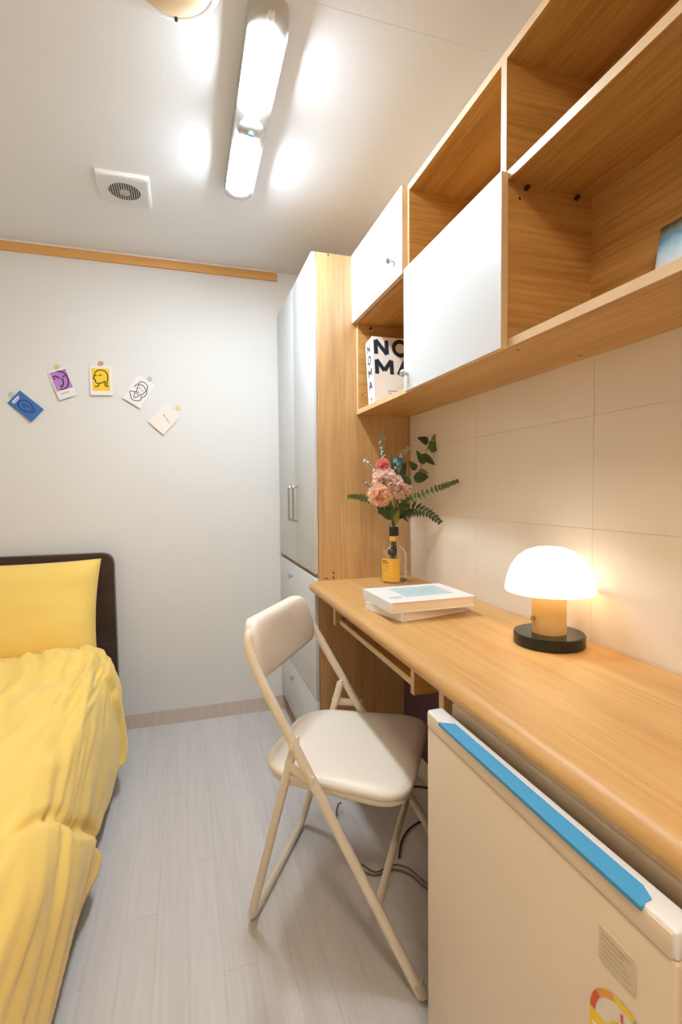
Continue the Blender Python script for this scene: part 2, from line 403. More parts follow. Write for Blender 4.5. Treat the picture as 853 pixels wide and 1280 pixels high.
# white top cap of the door, with sloping recessed blue grip
cap = obj('door_cap', box(FX, .430, FA, FB, FZ-.0275, FZ, .004, 3), 'fridge_cap', dr)
obj('cap_front', box(FX-.0012, FX+.002, FA+.004, FB-.003, FZ-.0275, FZ-.004, .001), 'fridge_ivory', dr)
b = bmesh.new()
out = [(.396, .742), (.4165, .722), (.4165, .366), (.4105, .352), (.396, .350)]
v0 = [b.verts.new((x, y, FZ-.004)) for x, y in out]; v1 = [b.verts.new((x, y, FZ+.0022 if x > .4 else FZ-.001)) for x, y in out]
b.faces.new(v0[::-1]); b.faces.new(v1)
for k in range(5): b.faces.new((v0[k], v0[(k+1) % 5], v1[(k+1) % 5], v1[k]))
obj('grip_strip', b, 'fridge_blue', dr, 0)
obj('grip_lip', box(.3965, .401, .351, .741, FZ-.0065, FZ-.004), 'fridge_blue', dr, 0)
for y_ in (FA+.05, FB-.05):
    for x_ in (.47, .76):
        obj('foot', lathe([(0, 0), (.018, 0), (.018, .02), (0, .02)], (x_, y_, 0), 16), 'gasket', fr)
# plate and energy label on the door front
st = obj('name_plate', box(FX-.0008, FX, .357, .402, .592, .628, .0003, 1), 'label_silver', fr)
b = None
for k, (z_, l) in enumerate(((.622, .036), (.6165, .028), (.611, .03), (.6055, .034), (.600, .036))):
    b = box(FX-.0011, FX-.0008, .3985-l, .3985, z_-.0007, z_+.0007, bm=b)
obj('plate_lettering', b, 'label_ink', st, 0)
def disc_sector(c, r0, r1, a0, a1, x, k=8):
    b2 = bmesh.new(); pv = None
    for i in range(k+1):
        a = a0+(a1-a0)*i/k
        q = (b2.verts.new((x, c[0]-r0*math.cos(a), c[1]+r0*math.sin(a))), b2.verts.new((x, c[0]-r1*math.cos(a), c[1]+r1*math.sin(a))))
        if pv: b2.faces.new((pv[0], pv[1], q[1], q[0]))
        pv = q
    return b2
# label_y runs to -Y (right in view)
LY, LZ = .371, .531
el = obj('energy_label', box(FX-.0007, FX, LY-.042, LY+.042, .44, LZ, .0002, 1), 'label_yellow', fr)
b = disc_sector((LY, LZ), 0, .0415, 0, math.pi, FX-.0006, 20); obj('gauge_field', b, 'label_white', el, 0)
cols = ['label_green', 'label_green', 'label_yellow', 'label_orange', 'label_red']
for k, cm in enumerate(cols):
    obj('gauge_band', disc_sector((LY, LZ), .0345, .0415, math.pi*k/5+.01, math.pi*(k+1)/5-.01, FX-.0009, 5), cm, el, 0)
obj('gauge_hub', disc_sector((LY, LZ), 0, .017, 0, math.pi, FX-.001, 10), 'label_yellow', el, 0)
for k in range(3):
    a = .5+k*.55
    obj('gauge_mark', ribbon([(FX-.001, LY-.021*math.cos(a), LZ+.021*math.sin(a)), (FX-.001, LY-.030*math.cos(a), LZ+.030*math.sin(a))], .003, (-1, 0, 0), smooth=False), 'label_red', el, 0)
obj('label_panel', box(FX-.001, FX-.0006, LY-.038, LY+.038, .445, LZ-.014), 'label_white', el, 0)
b = None
for k in range(4): b = box(FX-.0013, FX-.001, LY-.03, LY+.03-.006*k, .500-.013*k, .5025-.013*k, bm=b)
obj('label_lettering', b, 'ink', el, 0)

# ------------------------------------------------------------------ folding chair
mat('chair_vinyl', srgb(238, 228, 214), .42, bump=.06, bump_scale=400)
mat('chair_paint', srgb(236, 222, 200), .35)
mat('rubber', srgb(210, 195, 172), .6)
ch = thing('folding_chair', 'cream folding chair with padded seat and back beside the desk', 'chair', (.3432, 1.2721, 0), -.5908)
TA, TB = .0115, .0105
ua, ut, wa, wt = .2915, -.1845, .2239, .1908
def A(sg, z): return Vector((ua+(ut-ua)*z/.8, sg*(wa+(wt-wa)*z/.8), z))
up_n = [A(-1, .0115), A(-1, .64), Vector((-.124, -.186, .705)), Vector((-.130, -.176, .738)), Vector((-.134, -.12, .746))]
up_f = [Vector((v.x, -v.y, v.z)) for v in up_n]
obj('front_frame', tube(smooth_path(up_n+up_f[::-1], .06, 8), TA, 12), 'chair_paint', ch, world=False)
zc = .173; c0, c1 = A(-1, zc), A(1, zc)
obj('crossbar', tube([c0, c1], .009, 10), 'chair_paint', ch, world=False)
bf = [Vector((-.147, -.160, TB)), Vector((-.158, .232, TB))]
bt = [A(-1, .50)+Vector((-.004, .023, 0)), A(1, .50)+Vector((-.004, -.023, 0))]
obj('rear_frame', tube(smooth_path([bt[0], bf[0], bf[1], bt[1]], .05, 8), TB, 12), 'chair_paint', ch, world=False)
for sg in (-1, 1):
    a_ = A(sg, .5)
    obj('pivot', tube([a_+Vector((-.004, -sg*.032, 0)), a_+Vector((-.002, sg*.014, 0))], .006, 10), 'chair_paint', ch, world=False)
    p0 = bt[0 if sg < 0 else 1].lerp(bf[0 if sg < 0 else 1], .13); p1 = A(sg, .43)
    dirv = (p1-p0).normalized()
    b = box(-.012, (p1-p0).length+.012, -.002, .002, -.011, .011, .0015)
    b.transform(frame(p0+Vector((0, sg*.006, 0)), dirv, Vector((0, 1, 0)))); obj('bracket', b, 'chair_paint', ch, world=False)
    f_ = A(sg, .0)
    dn = (A(sg, .1)-A(sg, 0)).normalized()
    obj('foot_cap', tube([f_+Vector((0, 0, .0118)), f_+Vector((0, 0, .0118))+dn*.03], .0125, 12), 'rubber', ch, world=False)
so = rounded_outline([(-.118, -.170), (.256, -.208), (.256, .208), (-.118, .170)], [.10, .085, .085, .10], 8)
sob = rounded_outline([(-.116, -.168), (.254, -.206), (.254, .206), (-.116, .168)], [.10, .085, .085, .10], 8)
obj('seat_pan', layered(sob, [(.03, .378), (.012, .380), (.004, .386), (.004, .399)], lambda x, y, h: (x, y, h)), 'chair_paint', ch, 50, world=False)
obj('seat', layered(so, [(.004, .398), (.0, .402), (-.002, .409), (.002, .4145), (.012, .420), (.04, .4235), (.1, .4255), (.2, .426)], lambda x, y, h: (x, y, h)), 'chair_vinyl', ch, 60, world=False)
# backrest: gently curved pad in front of the tube loop
bo = rounded_outline([(-.180, .632), (.182, .632), (.191, .69), (.172, .764), (-.172, .764), (-.186, .69)], [.05, .05, .06, .06, .06, .06], 7)
def bplace(y, z, h):
    bow = -.020*(1-(y/.19)**2)
    return (-.098-(z-.64)*.22+bow+h, y, z-.012*(1-(y/.19)**2)*(1 if z < .66 else 0))
obj('backrest', layered(bo, [(.02, -.020), (.006, -.018), (0, -.010), (-.001, .002), (.003, .010), (.014, .015), (.04, .018), (.1, .019)], bplace), 'chair_vinyl', ch, 60, world=False)

# ------------------------------------------------------------------ bed
wood('headboard_wood', srgb(74, 50, 44), srgb(48, 32, 30), 'X', rough=.4)
mat('mattress', srgb(236, 232, 224), .8)
mat('bed_yellow', srgb(252, 214, 112), .75, sheen=.2, bump=.08, bump_scale=500)
HX = -.295
bed = thing('bed', 'single bed frame with dark brown rounded headboard against the white wall', 'bed', (-.75, 1.4, 0))
hb = rounded_outline([(-1.25, .0), (HX, .0), (HX-.008, .812), (-1.25, .812)], [.002, .002, .055, .055], 10)
obj('headboard', layered(hb, [(0, YB-.062), (0, YB-.058), (0, YB-.022), (0, YB-.018)], lambda x, y, h: (x, h, y)), 'headboard_wood', bed, 40)
for x0, x1 in ((-.335, -.31), (-1.235, -1.21)):
    obj('side_rail', box(x0, x1, .44, YB-.062, .10, .24, .003), 'headboard_wood', bed)
obj('foot_rail', box(-1.235, -.31, .415, .44, .0, .28, .004), 'headboard_wood', bed)
obj('slat_base', box(-1.21, -.335, .44, YB-.07, .19, .215), 'headboard_wood', bed)
for y_ in (.9, 1.6):
    for x_ in (-.34, -1.2): obj('leg', box(x_-.02, x_+.02, y_-.02, y_+.02, 0, .19, .003), 'headboard_wood', bed)
tag(obj('mattress', box(-1.21, -.335, .45, YB-.068, .216, .405, .035, 4), 'mattress'), 'white mattress lying on the bed frame under the yellow duvet', 'mattress')
# duvet: swept cross-section with folds
Y0, Y1 = .46, 2.155
def sst(a, b_, x):
    t = max(0, min(1, (x-a)/(b_-a))); return t*t*(3-2*t)
def prof_pt(s, y):
    """s = 0 left edge .. 1 hem on the aisle side"""
    near = max(0, min(1, (2.155-y)/.2)); near = near*near*(3-2*near)
    xs = -.295+.050*near-.018*sst(1.8, 1.25, y)                 # outer face of the drop
    hem = .10+.13*max(0, min(1, (y-1.75)/.4)) + .012*math.sin(y*9)
    zt = .478+.020*math.sin(y*3.1+.4)
    dp = .055*sst(1.88, 2.12, y)
    path = [(-1.18, zt-.03-dp), (-.8, zt+.02-dp), (-.55, zt+.02-dp), (xs-.13, zt+.012-dp*.5), (xs-.05, zt-.015), (xs-.012, zt-.07), (xs, zt-.14), (xs+.004, .22), (xs-.004, hem)]
    t = s*(len(path)-1); i = min(int(t), len(path)-2); f = t-i
    P = [Vector((a, y, b_)) for a, b_ in path]
    p0 = P[max(i-1, 0)]; p1 = P[i]; p2 = P[i+1]; p3 = P[min(i+2, len(P)-1)]
    return .5*((2*p1)+(p2-p0)*f+(2*p0-5*p1+4*p2-p3)*f*f+(3*p1-p0-3*p2+p3)*f**3)
def sst(a, b_, x):
    t = max(0, min(1, (x-a)/(b_-a))); return t*t*(3-2*t)
def fold_h(s, y):
    h = 0
    a = s*8
    # big soft billows
    h += .020*noise.noise(Vector((a*.55, y*2.3, 1.7)))
    # wrinkles running along the drop, slightly diagonal
    side = sst(3.2, 5.2, a)
    h += side*.011*noise.noise(Vector(((a*.9+y*2.2)*1.6, (y-a*.12)*2.2, 5.1)))
    q_ = (a*.55+y*2.6)*3.0
    h += side*.007*(abs(noise.noise(Vector((q_, y*.9, 9.2))))*-2+.5)
    # heavy fold: near part of the duvet lies over the far part
    yc = .98+.20*sst(3.4, 5.5, a)+.28*sst(5.5, 8, a)-.05*sst(0, 3, 3-a)
    d = yc-y
    h += (.030*sst(-.025, .03, d)-.030*sst(.05, .55, d)*.7-.012*math.exp(-((d+.035)/.03)**2))
    # turned-back edge near the pillow
    d2 = (1.98-.10*sst(0, 3.5, a)) - y + .05*noise.noise(Vector((a*.8, 3, 3)))
    h += .018*sst(0, -.03, d2) if d2 < 0 else 0
    # crumple on the top near the pillow
    top = 1-sst(3.6, 4.8, a)
    h += top*sst(1.35, 1.7, y)*(.034*noise.noise(Vector((a*1.5, y*4.5, 2.2)))+.022*(.45-2*abs(noise.noise(Vector((a*2.1+y*3, y*5-a*1.5, 4.4))))))
    h += top*.012*(.5-abs(noise.noise(Vector((a*1.3+y*1.5, y*3.2-a, 7.7))))*2)
    return h
def duv(u, v):
    y = Y0+(Y1-Y0)*v; e = .004
    p_ = prof_pt(u, y); du = prof_pt(min(u+e, 1), y)-prof_pt(max(u-e, 0), y); dv = Vector((0, 1, 0))
    nrm = du.cross(dv).normalized()
    if nrm.z < -.2: nrm = -nrm
    if u > .6 and nrm.x < 0: nrm = -nrm
    edge = sst(0, .05, 1-v)
    p_ = p_+nrm*fold_h(u, y)*(.5+.5*edge)
    if v > .985: p_.z -= (v-.985)/.015*.05*(1 if u < .5 else .5)
    return p_
b = quadgrid(duv, 110, 170)
dv_ = obj('duvet', b, 'bed_yellow', None, 0)
for p_ in dv_.data.polygons: p_.use_smooth = True
md = dv_.modifiers.new('thickness', 'SOLIDIFY'); md.thickness = .012; md.offset = -1
tag(dv_, 'rumpled yellow duvet spread over the bed and hanging down its side', 'duvet')
# pillow
def pillow_bm(wd_, ht, th):
    bm = bmesh.new(); N = 36; vs = {}
    for side in (1, -1):
        for i in range(N+1):
            for j in range(N+1):
                u, v = i/N*2-1, j/N*2-1
                edge = i in (0, N) or j in (0, N)
                if side < 0 and edge: vs[(side, i, j)] = vs[(1, i, j)]; continue
                x = wd_/2*u*(1-.045*(1-v*v)); y = ht/2*v*(1-.055*(1-u*u))
                t = th*((1-u**4)*(1-v**4))**.55
                wr_ = .006*noise.noise(Vector((u*4, v*4, side*2)))*(1-(1-abs(u))*.6)+.012*noise.noise(Vector((u*1.5, v*1.7, side*5)))
                t = max(0, t+(wr_ if not edge else 0)*min(1, t/.02))
                vs[(side, i, j)] = bm.verts.new((x, y, side*t))
        for i in range(N):
            for j in range(N):
                f = [vs[(side, i, j)], vs[(side, i+1, j)], vs[(side, i+1, j+1)], vs[(side, i, j+1)]]
                bm.faces.new(f if side > 0 else f[::-1])
    return bm
b = pillow_bm(.66, .43, .075)
top, bot = Vector((-.672, 2.318, .762)), Vector((-.672, 2.190, .432))
M_ = frame((top+bot)/2, (1, 0, .0), top-bot); b.transform(M_)
pl = obj('pillow', b, 'bed_yellow', None, 0)
for p_ in pl.data.polygons: p_.use_smooth = True
tag(pl, 'plump yellow pillow leaning against the dark headboard', 'pillow')

# ------------------------------------------------------------------ ceiling light, vent, detector
mat('lamp_body', srgb(196, 194, 192), .5)
mat('diffuser', (1, 1, 1, 1), .5, emit=(.80, .91, 1, 1), emit_s=CEIL_LAMP)
cl = thing('ceiling_light', 'long white tube ceiling light with a sensor between two lit diffusers', 'ceiling light', (.197, 1.46, ZC))
def capsule(x, ya, yb, r, k=10):
    o_ = []
    for i in range(k+1):
        a = math.pi*i/k; o_.append(Vector((x+r*math.cos(a), yb-r+r*math.sin(a))))
    for i in range(k+1):
        a = math.pi+math.pi*i/k; o_.append(Vector((x+r*math.cos(a), ya+r+r*math.sin(a))))
    return o_
LX = .197
obj('housing', layered(capsule(LX, 1.095, 1.835, .046), [(0, ZC), (0, ZC-.024), (.003, ZC-.031), (.010, ZC-.034)], lambda x, y, h: (x, y, h)), 'lamp_body', cl, 50)
for ya, yb in ((1.145, 1.39), (1.525, 1.79)):
    obj('diffuser', layered(capsule(LX, ya, yb, .031), [(0, ZC-.033), (.002, ZC-.037), (.006, ZC-.042), (.012, ZC-.0455), (.020, ZC-.047)], lambda x, y, h: (x, y, h)), 'diffuser', cl, 60)
obj('sensor', lathe([(.036, -.033), (.036, -.042), (.032, -.046), (.012, -.048), (0, -.048)], (LX, 1.46, ZC), 24), 'lamp_body', cl)
obj('sensor_lens', lathe([(.011, -.047), (.010, -.052), (.006, -.056), (0, -.057)], (LX, 1.46, ZC), 16), mat('lens', srgb(110, 140, 150), .2), cl)
obj('end_clip', box(LX-.008, LX+.008, 1.10, 1.135, ZC-.040, ZC-.030, .003), 'plastic_white', cl)
vt = thing('ceiling_vent', 'square white ceiling vent with a round dark grille', 'vent', (-.175, 1.921, ZC))
b = bmesh.new()
vt_o = rounded_outline([(-.259, 1.829), (-.091, 1.829), (-.091, 2.013), (-.259, 2.013)], .006, 3)
vent_frame = obj('frame', layered(vt_o, [(0, ZC), (0, ZC-.010), (.003, ZC-.013)], lambda x, y, h: (x, y, h)), 'plastic_white', vt, 30)
bc = lathe([(0, -.05), (.0515, -.05), (.0515, .075), (0, .075)], (-.175, 1.921, ZC), 40)
cutter = obj('cutter', bc, 'grille_dark', None, 0)
bpy.context.view_layer.update()
for o_ in [ceil, vent_frame]+[c_ for c_ in ceil.children if min(v.co.x for v in c_.data.vertices) < -.3 < -.175 and max(v.co.y for v in c_.data.vertices) > 2]:
    md_b = o_.modifiers.new('hole', 'BOOLEAN'); md_b.operation = 'DIFFERENCE'; md_b.object = cutter; md_b.solver = 'EXACT'
    bpy.context.view_layer.update()
    me_ = bpy.data.meshes.new_from_object(o_.evaluated_get(bpy.context.evaluated_depsgraph_get()))
    o_.modifiers.clear(); o_.data = me_
bpy.data.objects.remove(cutter)
obj('duct', lathe([(.0512, -.0125), (.0512, .070), (0, .070)], (-.175, 1.921, ZC), 40), 'grille_dark', vt)
for k in range(21):
    x_ = -.250+k*.0075; dx = x_+.175
    hl = .084
    obj('slat', box(x_-.0009, x_+.0009, 1.921-hl, 1.921+hl, ZC-.0165, ZC-.0128), 'plastic_white', vt, 0)
obj('hub', lathe([(0, -.0172), (.017, -.0172), (.018, -.0135)], (-.175, 1.921, ZC), 24), mat('vent_hub', srgb(186, 180, 170), .6), vt)
dt = thing('ceiling_socket', 'round white ceiling rose with a beige centre', 'ceiling rose', (-.003, 1.115, ZC))
obj('ring', lathe([(.098, 0), (.098, -.006), (.094, -.012), (.086, -.015), (.078, -.013), (.074, -.009), (.074, 0)], (-.003, 1.115, ZC), 48), 'plastic_white', dt)
obj('cover', lathe([(.080, -.006), (.078, -.016), (.066, -.024), (.04, -.029), (0, -.030)], (-.003, 1.115, ZC), 40), mat('beige_cover', srgb(226, 196, 156), .45), dt)
obj('screw', lathe([(0, -.023), (.0035, -.023), (.0035, -.010)], (.004, 1.115+.079, ZC), 10), 'dark_screw', dt)

# round warm ceiling lamp near the rear wall, behind the photographer: the shadows of the chair leg and
# crossbar on the floor in the photograph point back to a lamp at about (0.05, -0.31) on the ceiling
mat('dome_glow', srgb(255, 246, 232), .5, emit=(1, .87, .70, 1), emit_s=DOOR_LAMP)
rl = thing('dome_light_offscreen', 'round warm dome ceiling light near the rear wall', 'ceiling light', (.03, -.34, ZC))
obj('rim', lathe([(.170, 0), (.170, -.046), (.165, -.052), (.157, -.052), (.155, 0)], (.03, -.34, ZC), 48), 'lamp_body', rl)
obj('dome_offscreen', lathe([(.154, -.024), (.148, -.040), (.125, -.058), (.08, -.070), (.03, -.074), (0, -.0745)], (.03, -.34, ZC), 48), 'dome_glow', rl, 80)

# ------------------------------------------------------------------ table lamp
mat('lamp_shade', srgb(255, 250, 242), .35, emit=(1, .85, .66, 1), emit_s=TABLE_SHADE)
mat('lamp_stem', srgb(206, 168, 108), .45)
mat('lamp_base', srgb(14, 28, 27), .15)
mat('lamp_bulb', (1, .9, .7, 1), .5, emit=(1, .66, .34, 1), emit_s=TABLE_BULB)
LXc, LYc = .729, .878
tl = thing('table_lamp', 'mushroom-shaped table lamp with glowing white shade on the desk', 'lamp', (LXc, LYc, DZ))
obj('base', lathe([(0, 0), (.070, 0), (.0715, .002), (.0715, .022), (.0695, .0245), (0, .0245)], (LXc, LYc, DZ), 48), 'lamp_base', tl, 35)
obj('stem', lathe([(.0345, .0245), (.0345, .112), (.030, .116), (.0, .116)], (LXc, LYc, DZ), 40), 'lamp_stem', tl, 35)
obj('shade', lathe([(.0855, .1125), (.088, .1115), (.0895, .114), (.0888, .122), (.085, .142), (.078, .162), (.066, .181), (.049, .195), (.028, .203), (0, .206), (0, .203), (.027, .2), (.047, .192), (.064, .178), (.0755, .16), (.0825, .141), (.0858, .122), (.0855, .1125)], (LXc, LYc, DZ), 56), 'lamp_shade', tl, 80)
obj('bulb', lathe([(0, .155), (.014, .152), (.019, .140), (.017, .128), (.012, .116)], (LXc, LYc, DZ), 20), 'lamp_bulb', tl)
dvec = Vector((-.80, -.60, 0)).normalized()
# touch knob on the side of the stem
kp = Vector((LXc, LYc, DZ+.056))+Vector((-.88, .10, 0)).normalized()*.034
obj('knob', tube([kp, kp+Vector((-.88, -.25, 0)).normalized()*.008], .0045, 12), 'brass', tl)

# ------------------------------------------------------------------ books
mat('cover_white', srgb(240, 238, 235), .35)
mat('pages', srgb(240, 224, 205), .8, noise_amt=.05, noise_scale=1, stretch=(1, 1, 700))
mat('print_blue', srgb(190, 214, 218), .4, noise_amt=.08, noise_scale=30)
mat('print_line', srgb(150, 170, 172), .5)
mat('noma_ink', srgb(28, 46, 62), .45)
mat('grey_ink', srgb(120, 120, 122), .5)
def book(name, label, c, rotz, L_, W_, T_, z0, group=None):
    """lying book: L_ along local x, W_ along local y, spine on -x"""
    t = thing(name, label, 'book', (c[0], c[1], z0), rotz, group)
    b = box(-L_/2, L_/2, -W_/2, W_/2, 0, .0025, .0006, 1)
    obj('cover', b, 'cover_white', t, world=False)
    o2 = obj('cover', box(-L_/2, L_/2, -W_/2, W_/2, T_-.0025, T_, .0006, 1), 'cover_white', t, world=False)
    obj('spine', box(-L_/2-.0005, -L_/2+.003, -W_/2, W_/2, .0005, T_-.0005, .0008, 1), 'cover_white', t, world=False)
    obj('page_block', box(-L_/2+.003, L_/2-.004, -W_/2+.004, W_/2-.004, .0025, T_-.0025), 'pages', t, 0, world=False)
    return t, o2
bk1, cv1 = book('book', 'thin white book lying on the desk under another white book', (.590, 1.235), math.atan2(.046, .198), .215, .165, .023, DZ+.0002)
bk2, cv2 = book('book', 'white hardback with pale blue cover picture on top of another book', (.593, 1.228), .02, .238, .192, .0275, DZ+.0236)
zt = .0275
b = box(-.055, .085, -.045, .068, zt, zt+.0003); obj('cover_picture', b, 'print_blue', cv2, 0, world=False)
b = None
for pts in ([(-.02, .02), (.0, .03), (.03, .018), (.05, .03)], [(.0, -.01), (.02, .0), (.03, -.012), (.045, -.004)], [(.01, .01), (.014, -.005), (.022, -.012)]):
    b = ribbon([(x, y, zt+.0004) for x, y in pts], .0015, (0, 0, 1), b)
for a_, l_ in ((-.04, .038), (-.05, .03)): obj('cover_line', box(-.10, -.10+l_, a_, a_+.003, zt, zt+.0004), 'print_line', cv2, 0, world=False)
obj('cover_drawing', b, 'print_line', cv2, 0, world=False)

# standing book with big letters in the wall cabinet
def standing_book(name, label, M, Wd, Ht, Th, cov='cover_white'):
    """local: x = thickness, y = up, z = away from the spine"""
    t = bpy.data.objects.new(name, None); COL.objects.link(t); t.matrix_basis = M; tag(t, label, 'book')
    parts = {}
    parts['front'] = obj('cover', box(-Th/2, -Th/2+.003, 0, Ht, 0, Wd, .0006, 1), cov, t, world=False)
    parts['back'] = obj('cover', box(Th/2-.003, Th/2, 0, Ht, 0, Wd, .0006, 1), cov, t, world=False)
    parts['spine'] = obj('spine', box(-Th/2, Th/2, 0, Ht, -.0005, .003, .0008, 1), cov, t, world=False)
    obj('page_block', box(-Th/2+.003, Th/2-.003, .003, Ht-.003, .003, Wd-.003), 'pages', t, 0, world=False)
    return t, parts
lean = .125
up_ = Vector((0, math.sin(lean), math.cos(lean))); th_ = Vector((0, math.cos(lean), -math.sin(lean)))  # x local = +Y side (back cover)
M_ = frame((.630, 1.632, ZB_+.0165), th_, up_)     # z = x cross y
zdir = th_.cross(up_)
Tn, Hn, Wn = .066, .232, .172
M_.translation = Vector((.628, 1.655, ZB_+.0165+.5*Tn*math.sin(lean)))
nb, np_ = standing_book('book', 'white book with large dark letters leaning inside the wall cabinet', M_, Wn, Hn, Tn)
# cover faces local -x ; read direction = +z (towards the wall)
LM = lambda y, z: frame((-Tn/2-.0004, y, z), (0, 0, 1), (0, 1, 0))
GLY = {'N': [[(0, 0), (0, 1)], [(0, 1), (.8, 0)], [(.8, 0), (.8, 1)]], 'M': [[(0, 0), (0, 1)], [(0, 1), (.55, .25)], [(.55, .25), (1.1, 1)], [(1.1, 1), (1.1, 0)]],
       'A': [[(0, 0), (.5, 1)], [(.5, 1), (1, 0)], [(.22, .32), (.78, .32)]],
       'O': [[(.5+.5*math.cos(a_*math.pi/8), .5+.5*math.sin(a_*math.pi/8)) for a_ in range(17)]]}
def glyph(ch_, size, wdt, conv, normal):
    b_ = None
    for n_, st_ in enumerate(GLY[ch_]): b_ = ribbon([Vector(conv(x*size, y*size))+Vector(normal)*.00006*n_ for x, y in st_], wdt, normal, b_, .0003, smooth=False)
    return b_
for ch_, y, z in (('N', .170, .012), ('O', .170, .078), ('M', .100, .012), ('A', .100, .092)):
    obj('letter', glyph(ch_, .050, .0145, lambda x, h: (-Tn/2-.0002, y+h, z+x), (-1, 0, 0)), 'noma_ink', np_['front'], 0, world=False)
b = box(-Tn/2-.0005, -Tn/2, .040, .0425, .05, .14); b = box(-Tn/2-.0005, -Tn/2, .031, .0335, .05, .12, bm=b)
obj('small_print', b, 'grey_ink', np_['front'], 0, world=False)
for ch_, y, rot_ in (('N', .186, 0), ('O', .145, 0), ('M', .100, 0), ('A', .056, 0)):
    cr_, sr_ = math.cos(rot_), math.sin(rot_)
    obj('letter', glyph(ch_, .026, .0075, lambda x, h: (.014-(x*cr_-h*sr_), y+x*sr_+h*cr_, -.0006), (0, 0, -1)), 'noma_ink', np_['spine'], 0, world=False)
obj('spine_mark', lathe([(0, 0), (.006, 0), (.006, .0006)], (0, .02, -.0012), 12), 'grey_ink', np_['spine'], 0, world=False)

# blue picture book leaning on the long open shelf
def pic_cover():
    M = bpy.data.materials.new('ice_cover'); M.use_nodes = True; nt = M.node_tree; b_ = nt.nodes['Principled BSDF']; L = nt.links.new
    tc = nt.nodes.new('ShaderNodeTexCoord'); sp = nt.nodes.new('ShaderNodeSeparateXYZ'); L(tc.outputs['Object'], sp.inputs[0])
    nz = nt.nodes.new('ShaderNodeTexNoise'); nz.inputs['Scale'].default_value = 22; nz.inputs['Detail'].default_value = 5; L(tc.outputs['Object'], nz.inputs['Vector'])
    ma = nt.nodes.new('ShaderNodeMath'); ma.operation = 'MULTIPLY_ADD'; ma.inputs[1].default_value = .035; L(nz.outputs['Fac'], ma.inputs[0]); L(sp.outputs['Y'], ma.inputs[2])
    mr = nt.nodes.new('ShaderNodeMapRange'); mr.inputs[1].default_value = .0; mr.inputs[2].default_value = .160; L(ma.outputs[0], mr.inputs[0])
    cr = nt.nodes.new('ShaderNodeValToRGB'); L(mr.outputs[0], cr.inputs[0]); r = cr.color_ramp
    r.elements[0].position = .1; r.elements[0].color = srgb(226, 226, 240); r.elements[1].position = 1; r.elements[1].color = srgb(70, 66, 56)
    for pos, c_ in ((.62, (206, 214, 228)), (.74, (150, 192, 214)), (.86, (44, 112, 152)), (.93, (112, 124, 104))):
        e_ = r.elements.new(pos); e_.color = srgb(*c_)
    L(cr.outputs[0], b_.inputs['Base Color']); b_.inputs['Roughness'].default_value = .45
    return M
MATS['ice_cover'] = pic_cover()
lean2 = .16
P0 = PT(816, 337, 'X', .70)
bz = ZB_+.0165
th2 = Vector((math.cos(lean2), 0, math.sin(lean2)))   # thickness toward the wall
up2 = Vector((-math.sin(lean2), 0, math.cos(lean2)))
# cover faces the room (-X), leaning back against the rear board
up2 = Vector((math.sin(lean2), 0, math.cos(lean2))); th2 = Vector((math.cos(lean2), 0, -math.sin(lean2)))
M_ = frame((.768, .676, bz+.012*math.sin(lean2)), th2, up2)
ib, ip = standing_book('book', 'blue and white picture book leaning on the long open shelf', M_, .20, .147, .02, 'ice_cover')
# its spine edge faces +Y or -Y; shift so the visible edge matches
ib.matrix_basis = Matrix.Translation((0, 0, 0)) @ M_

# ------------------------------------------------------------------ bottle and flowers
VX, VY = .706, 1.650
vs_ = thing('bottle', 'clear glass bottle with yellow label holding flowers on the desk', 'bottle', (VX, VY, DZ))
mat('glass', (1, 1, 1, 1), .03, trans=1.0)
mat('label_gold', srgb(240, 186, 70), .5, noise_amt=.03, noise_scale=40)
mat('neck_black', srgb(40, 34, 40), .45)
outer = [(0, .001), (.043, .001), (.0455, .004), (.0455, .094), (.044, .106), (.036, .119), (.022, .128), (.0165, .136), (.0155, .150), (.0155, .196), (.0170, .197), (.0170, .203), (.0155, .205)]
inner = [(.0120, .205), (.0120, .150), (.0135, .136), (.019, .126), (.033, .116), (.040, .105), (.0415, .094), (.0415, .012), (.037, .009), (0, .009)]
obj('glass_body', lathe(outer+inner, (VX, VY, DZ), 40), 'glass', vs_, 35)
obj('neck_band', lathe([(.0158, .164), (.0166, .164), (.0166, .196), (.0158, .196)], (VX, VY, DZ), 32), 'neck_black', vs_, 30)
obj('neck_label', lathe([(.0156, .146), (.0161, .146), (.0161, .164), (.0156, .164)], (VX, VY, DZ), 32), 'label_gold', vs_, 30)
# label: part-cylinder facing the room
a0 = math.atan2(-VY, -VX); a0 -= .36
def lab(u, v):
    a = a0-.80+1.60*u; return Vector((VX+.0459*math.cos(a), VY+.0459*math.sin(a), DZ+.008+.080*v))
lb = obj('label', quadgrid(lab, 20, 2), 'label_gold', vs_, 60)
def on_lab(u, v, r=.0463):
    a = a0-.80+1.60*u; return Vector((VX+r*math.cos(a), VY+r*math.sin(a), DZ+.008+.080*v))
b = None
for v, us in ((.90, ((.10, .18), (.2, .26), (.28, .36))), (.81, ((.10, .16), (.18, .24), (.26, .32), (.34, .44)))):
    for u0, u1 in us:
        b = quadgrid(lambda u, w_: on_lab(u0+(u1-u0)*u, v-.03+.05*w_), 2, 1, b)
for v, u0, u1 in ((.66, .1, .5), (.58, .3, .5), (.45, .1, .4), (.2, .1, .8), (.1, .3, .85)):
    b = quadgrid(lambda u, w_: on_lab(u0+(u1-u0)*u, v+.012*w_), 3, 1, b)
obj('label_lettering', b, mat('label_brown', srgb(96, 66, 24), .5), lb, 0)
